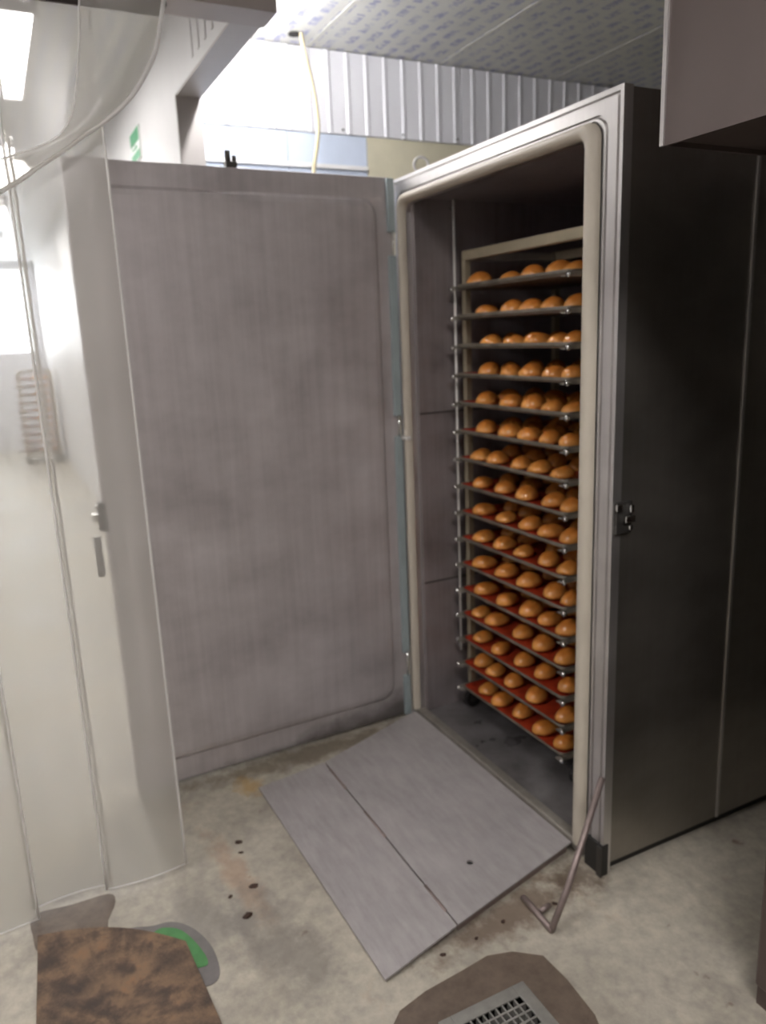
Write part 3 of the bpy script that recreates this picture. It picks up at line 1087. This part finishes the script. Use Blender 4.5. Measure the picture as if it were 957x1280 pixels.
dx0, dx1, dy0, dy1 = DR
dr = thing('floor_drain', 'square steel floor drain with a lattice grate', 'drain', ((dx0 + dx1) / 2, (dy0 + dy1) / 2, 0))
fwid = 0.022
for lo, hi in (((dx0 - 0.012, dy0 - 0.012), (dx1 + 0.012, dy0 + fwid)), ((dx0 - 0.012, dy1 - fwid), (dx1 + 0.012, dy1 + 0.012)),
               ((dx0 - 0.012, dy0 + fwid), (dx0 + fwid, dy1 - fwid)), ((dx1 - fwid, dy0 + fwid), (dx1 + 0.012, dy1 - fwid))):
    box('drain_frame', (*lo, 0.0028), (*hi, 0.009), 'drain_steel', dr, 0.002)
box('drain_well', (dx0 + 0.001, dy0 + 0.001, -0.115), (dx1 - 0.001, dy1 - 0.001, -0.10), 'pit', dr)
for lo, hi in (((dx0 + 0.001, dy0 + 0.001), (dx1 - 0.001, dy0 + 0.004)), ((dx0 + 0.001, dy1 - 0.004), (dx1 - 0.001, dy1 - 0.001)),
               ((dx0 + 0.001, dy0 + 0.004), (dx0 + 0.004, dy1 - 0.004)), ((dx1 - 0.004, dy0 + 0.004), (dx1 - 0.001, dy1 - 0.004))):
    box('well_shade_lining', (*lo, -0.10), (*hi, 0.0025), 'pit', dr)  # black lining added so the lit well sides look shaded
nb = 10
for i in range(1, nb):
    x = dx0 + fwid + (dx1 - dx0 - 2 * fwid) * i / nb
    box('grate_bar', (x - 0.0028, dy0 + fwid, -0.012), (x + 0.0028, dy1 - fwid, 0.0075), 'drain_steel', dr)
for i in range(1, nb):
    y = dy0 + fwid + (dy1 - dy0 - 2 * fwid) * i / nb
    box('grate_bar', (dx0 + fwid, y - 0.0022, -0.010), (dx1 - fwid, y + 0.0022, 0.0068), 'drain_steel', dr)

# ------------------------------------------------------------------ rusty sheet and green paint
def smooth_closed(pts, n=4):
    P = [Vector((x, y, 0)) for x, y in pts]
    m = len(P)
    out = []
    for i in range(m):
        p0, p1, p2, p3 = P[i - 1], P[i], P[(i + 1) % m], P[(i + 2) % m]
        for q in range(n):
            t = q / n
            v = 0.5 * ((2 * p1) + (p2 - p0) * t + (2 * p0 - 5 * p1 + 4 * p2 - p3) * t * t + (3 * p1 - p0 - 3 * p2 + p3) * t ** 3)
            out.append((v.x, v.y))
    return out


gp = prism('floor_patch', smooth_closed([(.69, -1.33), (.709, -1.256), (.721, -1.202), (.772, -1.156), (.856, -1.126), (.937, -1.122), (.985, -1.135), (.995, -1.17), (.95, -1.22), (.80, -1.35)]), 0.0, 0.002, 'grey_patch')
struct(gp, 'grey-rimmed hollow in the floor beside the rusty sheet')
gp['category'] = 'patch'
gp2 = prism('paint_patch', smooth_closed([(.736, -1.25), (.742, -1.215), (.772, -1.184), (.835, -1.160), (.905, -1.146), (.93, -1.158), (.90, -1.22), (.79, -1.30)]), 0.002, 0.004, 'green_paint')
gp2.parent = gp
gp2.location = gp2.location - gp.location
gp2['label'] = 'green paint showing beside the rusty sheet'


st = prism('floor_patch', smooth_closed([(.49, -1.56), (.50, -1.45), (.505, -1.35), (.55, -1.335), (.62, -1.365), (.68, -1.38), (.70, -1.47), (.66, -1.55), (.58, -1.565)], 3), 0.0, 0.0015, 'dark_mortar')
struct(st, 'dark grimy strip of floor behind the rusty sheet')
st['category'] = 'patch'


def rusty():
    # plan outline rows from the folded back edge to the front, a gently warped sheet
    n, m = 14, 22
    bm = bmesh.new()
    # corners: back-left, back-right, front-right, front-left
    A, B, C, D = Vector((.612, -1.552)), Vector((.827, -1.185)), Vector((1.36, -1.15)), Vector((1.36, -1.60))
    top = []
    for j in range(m + 1):
        row = []
        for i in range(n + 1):
            u, t = i / n, j / m
            b_ = A.lerp(B, u)
            f_ = D.lerp(C, u)
            p = b_.lerp(f_, t)
            if j == 0:
                p = p + Vector((-.05, 0)) * math.sin(u * math.pi)
            z = 0.010 + 0.003 * math.sin(7 * p.x + 3 * p.y) + 0.002 * math.sin(19 * p.y)
            if t < 0.12:
                z += 0.012 * (1 - t / 0.12) * (1 - u)
            row.append(bm.verts.new((p.x - 1.0, p.y + 1.4, max(z, 0.0065))))
        top.append(row)
    for j in range(m):
        for i in range(n):
            bm.faces.new((top[j][i], top[j][i + 1], top[j + 1][i + 1], top[j + 1][i]))
    r = bmesh.ops.extrude_face_region(bm, geom=list(bm.faces))
    bmesh.ops.translate(bm, verts=[v for v in r['geom'] if isinstance(v, bmesh.types.BMVert)], vec=(0, 0, -0.0022))
    o = from_bm('rusty_sheet', bm, 'rusty_sheet', None)
    o.location = (1.0, -1.4, 0.0)
    return o


tag(rusty(), 'mottled rusty brown metal sheet lying on the floor under the strip curtain', 'sheet')


# ------------------------------------------------------------------ strip curtain
rail = thing('curtain_rail', 'dark horizontal rail carrying the clear strip curtain', 'rail', (0.52, -2.5, 2.455))
box('rail_bar', (0.495, YL, 2.462), (0.545, -0.932, 2.53), 'rail_dark', rail, 0.003)
box('clamp_bar', (0.489, YL, 2.455), (0.495, -0.936, 2.50), 'rail_dark', rail)
for yy in (-1.0, -2.2, -3.4):
    box('hanger', (0.51, yy - 0.015, 2.53), (0.53, yy + 0.015, ZC - 0.004), 'rail_dark', rail)


def strip(y0, y1, xt, xb, zb, label, seed, group='clear strips of the curtain'):
    """a hanging PVC strip with a faint bow and thick bright edges"""
    rnd = random.Random(seed)
    zt = 2.462
    t = thing('curtain_strip', label, 'curtain strip', ((xt + xb) / 2, (y0 + y1) / 2, zb), group)
    base = Vector(t['base'])
    nz, ny = 26, 8
    ph = rnd.uniform(0, 6)

    def pt(u, v):       # u across, v down
        y = y0 + (y1 - y0) * u
        x = xt + (xb - xt) * v + 0.012 * math.sin(math.pi * u) * (0.4 + 0.6 * v) * (1 if seed % 2 else -1) + 0.004 * math.sin(5 * v + ph)
        z = zt + (zb - zt) * v
        return Vector((x, y, z)) - base
    bm = bmesh.new()
    g = [[bm.verts.new(pt(i / ny, j / nz)) for i in range(ny + 1)] for j in range(nz + 1)]
    for j in range(nz):
        for i in range(ny):
            bm.faces.new((g[j][i], g[j][i + 1], g[j + 1][i + 1], g[j + 1][i]))
    o = from_bm('sheet', bm, 'pvc_sheet', t, True)
    for u in (0, 1):
        bm = bmesh.new()
        add_tube(bm, [pt(u, j / nz) for j in range(nz + 1)], 0.0035, 6)
        from_bm('strip_edge', bm, 'pvc_edge', t, True)
    bm = bmesh.new()
    add_tube(bm, [pt(i / ny, 1) for i in range(ny + 1)], 0.0022, 6)
    from_bm('strip_edge', bm, 'pvc_edge', t, True)
    return t


strip(-1.352, -1.112, 0.476, 0.514, 0.022, 'clear scuffed plastic strip hanging free beside the open steel door', 1)
strip(-1.555, -1.338, 0.462, 0.500, 0.026, 'clear plastic strip hanging next to the end strip over the rusty sheet', 2)
strip(-1.80, -1.545, 0.475, 0.530, 0.015, 'milky plastic strip hanging over bare floor beside the rusty sheet', 3)
strip(-2.05, -1.79, 0.462, 0.505, 0.02, 'milky plastic strip hanging farther along the rail, clear of the rusty sheet', 4)

# one strip swept aside in a curve
sw = thing('curtain_strip', 'clear plastic strip swept aside in a long curve across the other strips', 'curtain strip', (0.58, -1.1, 2.0), 'clear strips of the curtain')
sb = Vector(sw['base'])
e1 = spline([(.550, -.940, 2.475), (0.565, -0.974, 2.356), (0.58, -1.013, 2.284), (0.59, -1.06, 2.223), (0.595, -1.124, 2.167), (0.595, -1.164, 2.141), (0.59, -1.223, 2.099), (0.58, -1.281, 2.062), (0.575, -1.339, 2.022), (0.57, -1.413, 1.98)], 4)
e2 = spline([(.550, -1.14, 2.475), (0.565, -1.154, 2.371), (0.575, -1.167, 2.297), (0.585, -1.179, 2.24), (0.595, -1.198, 2.175), (0.605, -1.234, 2.125), (0.61, -1.288, 2.095), (0.61, -1.354, 2.07), (0.605, -1.407, 2.05), (0.6, -1.451, 2.04)], 4)
bm = bmesh.new()
rows = []
for a, b in zip(e1, e2):
    rows.append([bm.verts.new(a.lerp(b, k / 6) + Vector((0.018 * math.sin(math.pi * k / 6), 0, 0)) - sb) for k in range(7)])
for a, b in zip(rows, rows[1:]):
    for k in range(6):
        bm.faces.new((a[k], a[k + 1], b[k + 1], b[k]))
from_bm('sheet', bm, 'pvc_sheet', sw, True)
for e, r in ((e1, 0.006), (e2, 0.0022)):
    bm = bmesh.new()
    add_tube(bm, [p - sb for p in e], r, 8)
    from_bm('strip_edge', bm, 'pvc_edge', sw, True)

# ------------------------------------------------------------------ oven and hood at the right
ov_ = thing('deck_oven', 'dark brown-grey oven with an overhanging box hood beside the cabinet', 'oven', (2.2, 0.5, 0))
box('oven_body', (1.705, 0.0, 0.06), (2.9, 1.1, 1.95), 'oven_body', ov_, 0.006)
box('oven_plinth', (1.705, 0.012, 0.0), (2.88, 1.09, 0.06), 'oven_body', ov_)
bm = bmesh.new()
b = Vector(ov_['base'])
hx0, hx1, hy0, hy1, hz0, hz1 = 1.5, 3.0, -0.2, 1.1, 1.975, 2.62
t_ = 0.008
for lo, hi in (((hx0, hy0, hz0), (hx1, hy0 + t_, hz1)), ((hx0, hy1 - t_, hz0), (hx1, hy1, hz1)), ((hx0, hy0 + t_, hz0), (hx0 + t_, hy1 - t_, hz1)),
               ((hx1 - t_, hy0 + t_, hz0), (hx1, hy1 - t_, hz1)), ((hx0 + t_, hy0 + t_, hz0 + 0.01), (hx1 - t_, hy1 - t_, hz0 + 0.02))):
    add_box(bm, Vector(lo) - b, Vector(hi) - b)
add_box(bm, Vector((hx0, hy0, hz1)) - b, Vector((hx1, hy1, hz1 + 0.01)) - b)
from_bm('hood', bm, 'hood', ov_)
box('hood_edge_glint', (hx0 - 0.004, hy0 - 0.004, hz0), (hx0 + 0.006, hy0 + 0.004, hz1), 'steel_frame', ov_)  # bright strip stands in for the highlight along the bevelled edge

# ------------------------------------------------------------------ small things
cable = thing('ceiling_cable', 'cream electric cable hanging out of a hole in the printed ceiling', 'cable', (-0.94, 0.03, 2.2))
tube('wire', spline([(-0.935, 0.024, 3.0), (-0.945, 0.040, 2.93), (-0.95, 0.056, 2.87), (-0.95, 0.082, 2.743), (-0.95, 0.092, 2.622), (-0.95, 0.082, 2.533), (-0.95, 0.057, 2.407), (-0.95, 0.045, 2.2)], 5), 0.010, 'cable', cable, 10)
bm = bmesh.new()
add_tube(bm, [Vector((-0.955, 0.0, 2.9995)) - Vector(cable['base']), Vector((-0.955, 0.0, 2.993)) - Vector(cable['base'])], 0.028, 14)
from_bm('grommet', bm, 'pit', cable)  # near-black disc painted for the dark of the ceiling hole

sg = thing('exit_sign', 'small green and white exit sign on the white partition wall', 'sign', (-1.81, PY0, 2.60))
box('sign_plate', (-1.94, PY0 - 0.008, 2.585), (-1.68, PY0, 2.745), 'sign_white', sg)
box('green_field', (-1.93, PY0 - 0.0095, 2.675), (-1.69, PY0 - 0.008, 2.738), 'sign_green', sg)
box('green_field', (-1.93, PY0 - 0.0095, 2.592), (-1.69, PY0 - 0.008, 2.632), 'sign_green', sg)
bm = bmesh.new()
bs = Vector(sg['base'])
ar = [(-1.89, 2.650), (-1.80, 2.650), (-1.80, 2.640), (-1.74, 2.6535), (-1.80, 2.667), (-1.80, 2.657), (-1.89, 2.657)]
a_ = [bm.verts.new(Vector((x, PY0 - 0.0095, z)) - bs) for x, z in ar]
c_ = [bm.verts.new(Vector((x, PY0 - 0.008, z)) - bs) for x, z in ar]
bm.faces.new(a_)
bm.faces.new(c_)
for i in range(7):
    bm.faces.new((a_[i], a_[(i + 1) % 7], c_[(i + 1) % 7], c_[i]))
from_bm('arrow', bm, 'sign_green', sg)

# dark crumbs and scraps on the floor
rc = random.Random(5)


def crumb(x, y, r, label, group):
    bm = bmesh.new()
    bmesh.ops.create_icosphere(bm, subdivisions=2, radius=1)
    for v in bm.verts:
        f = 1 + rc.uniform(-.22, .22)
        v.co = (v.co.x * r * f * 1.4, v.co.y * r * f, max(0, v.co.z * r * 0.35 * f + r * 0.2))
    o = from_bm('bread_crumb', bm, 'crumb', None, True)
    o.location = (x, y, 0)
    o.rotation_euler = (0, 0, rc.uniform(0, 3))
    tag(o, label, 'crumb', group)


for x, y, r in ((0.464, -0.929, .009), (0.52, -0.937, .006), (0.694, -0.948, .010), (0.703, -1.024, .006), (0.805, -1.002, .011)):
    crumb(x, y, r, 'dark brown scrap on the bare floor beside the lower ramp plate', 'scraps beside the ramp')
for x, y, r in ((1.205, -0.58, .006), (1.20, -0.47, .005), (1.185, -0.37, .006), (1.20, -0.20, .006), (1.17, -0.13, .007)):
    crumb(x, y, r, 'dark brown scrap along the ramp edge near the lifting rod', 'scraps along the ramp edge')
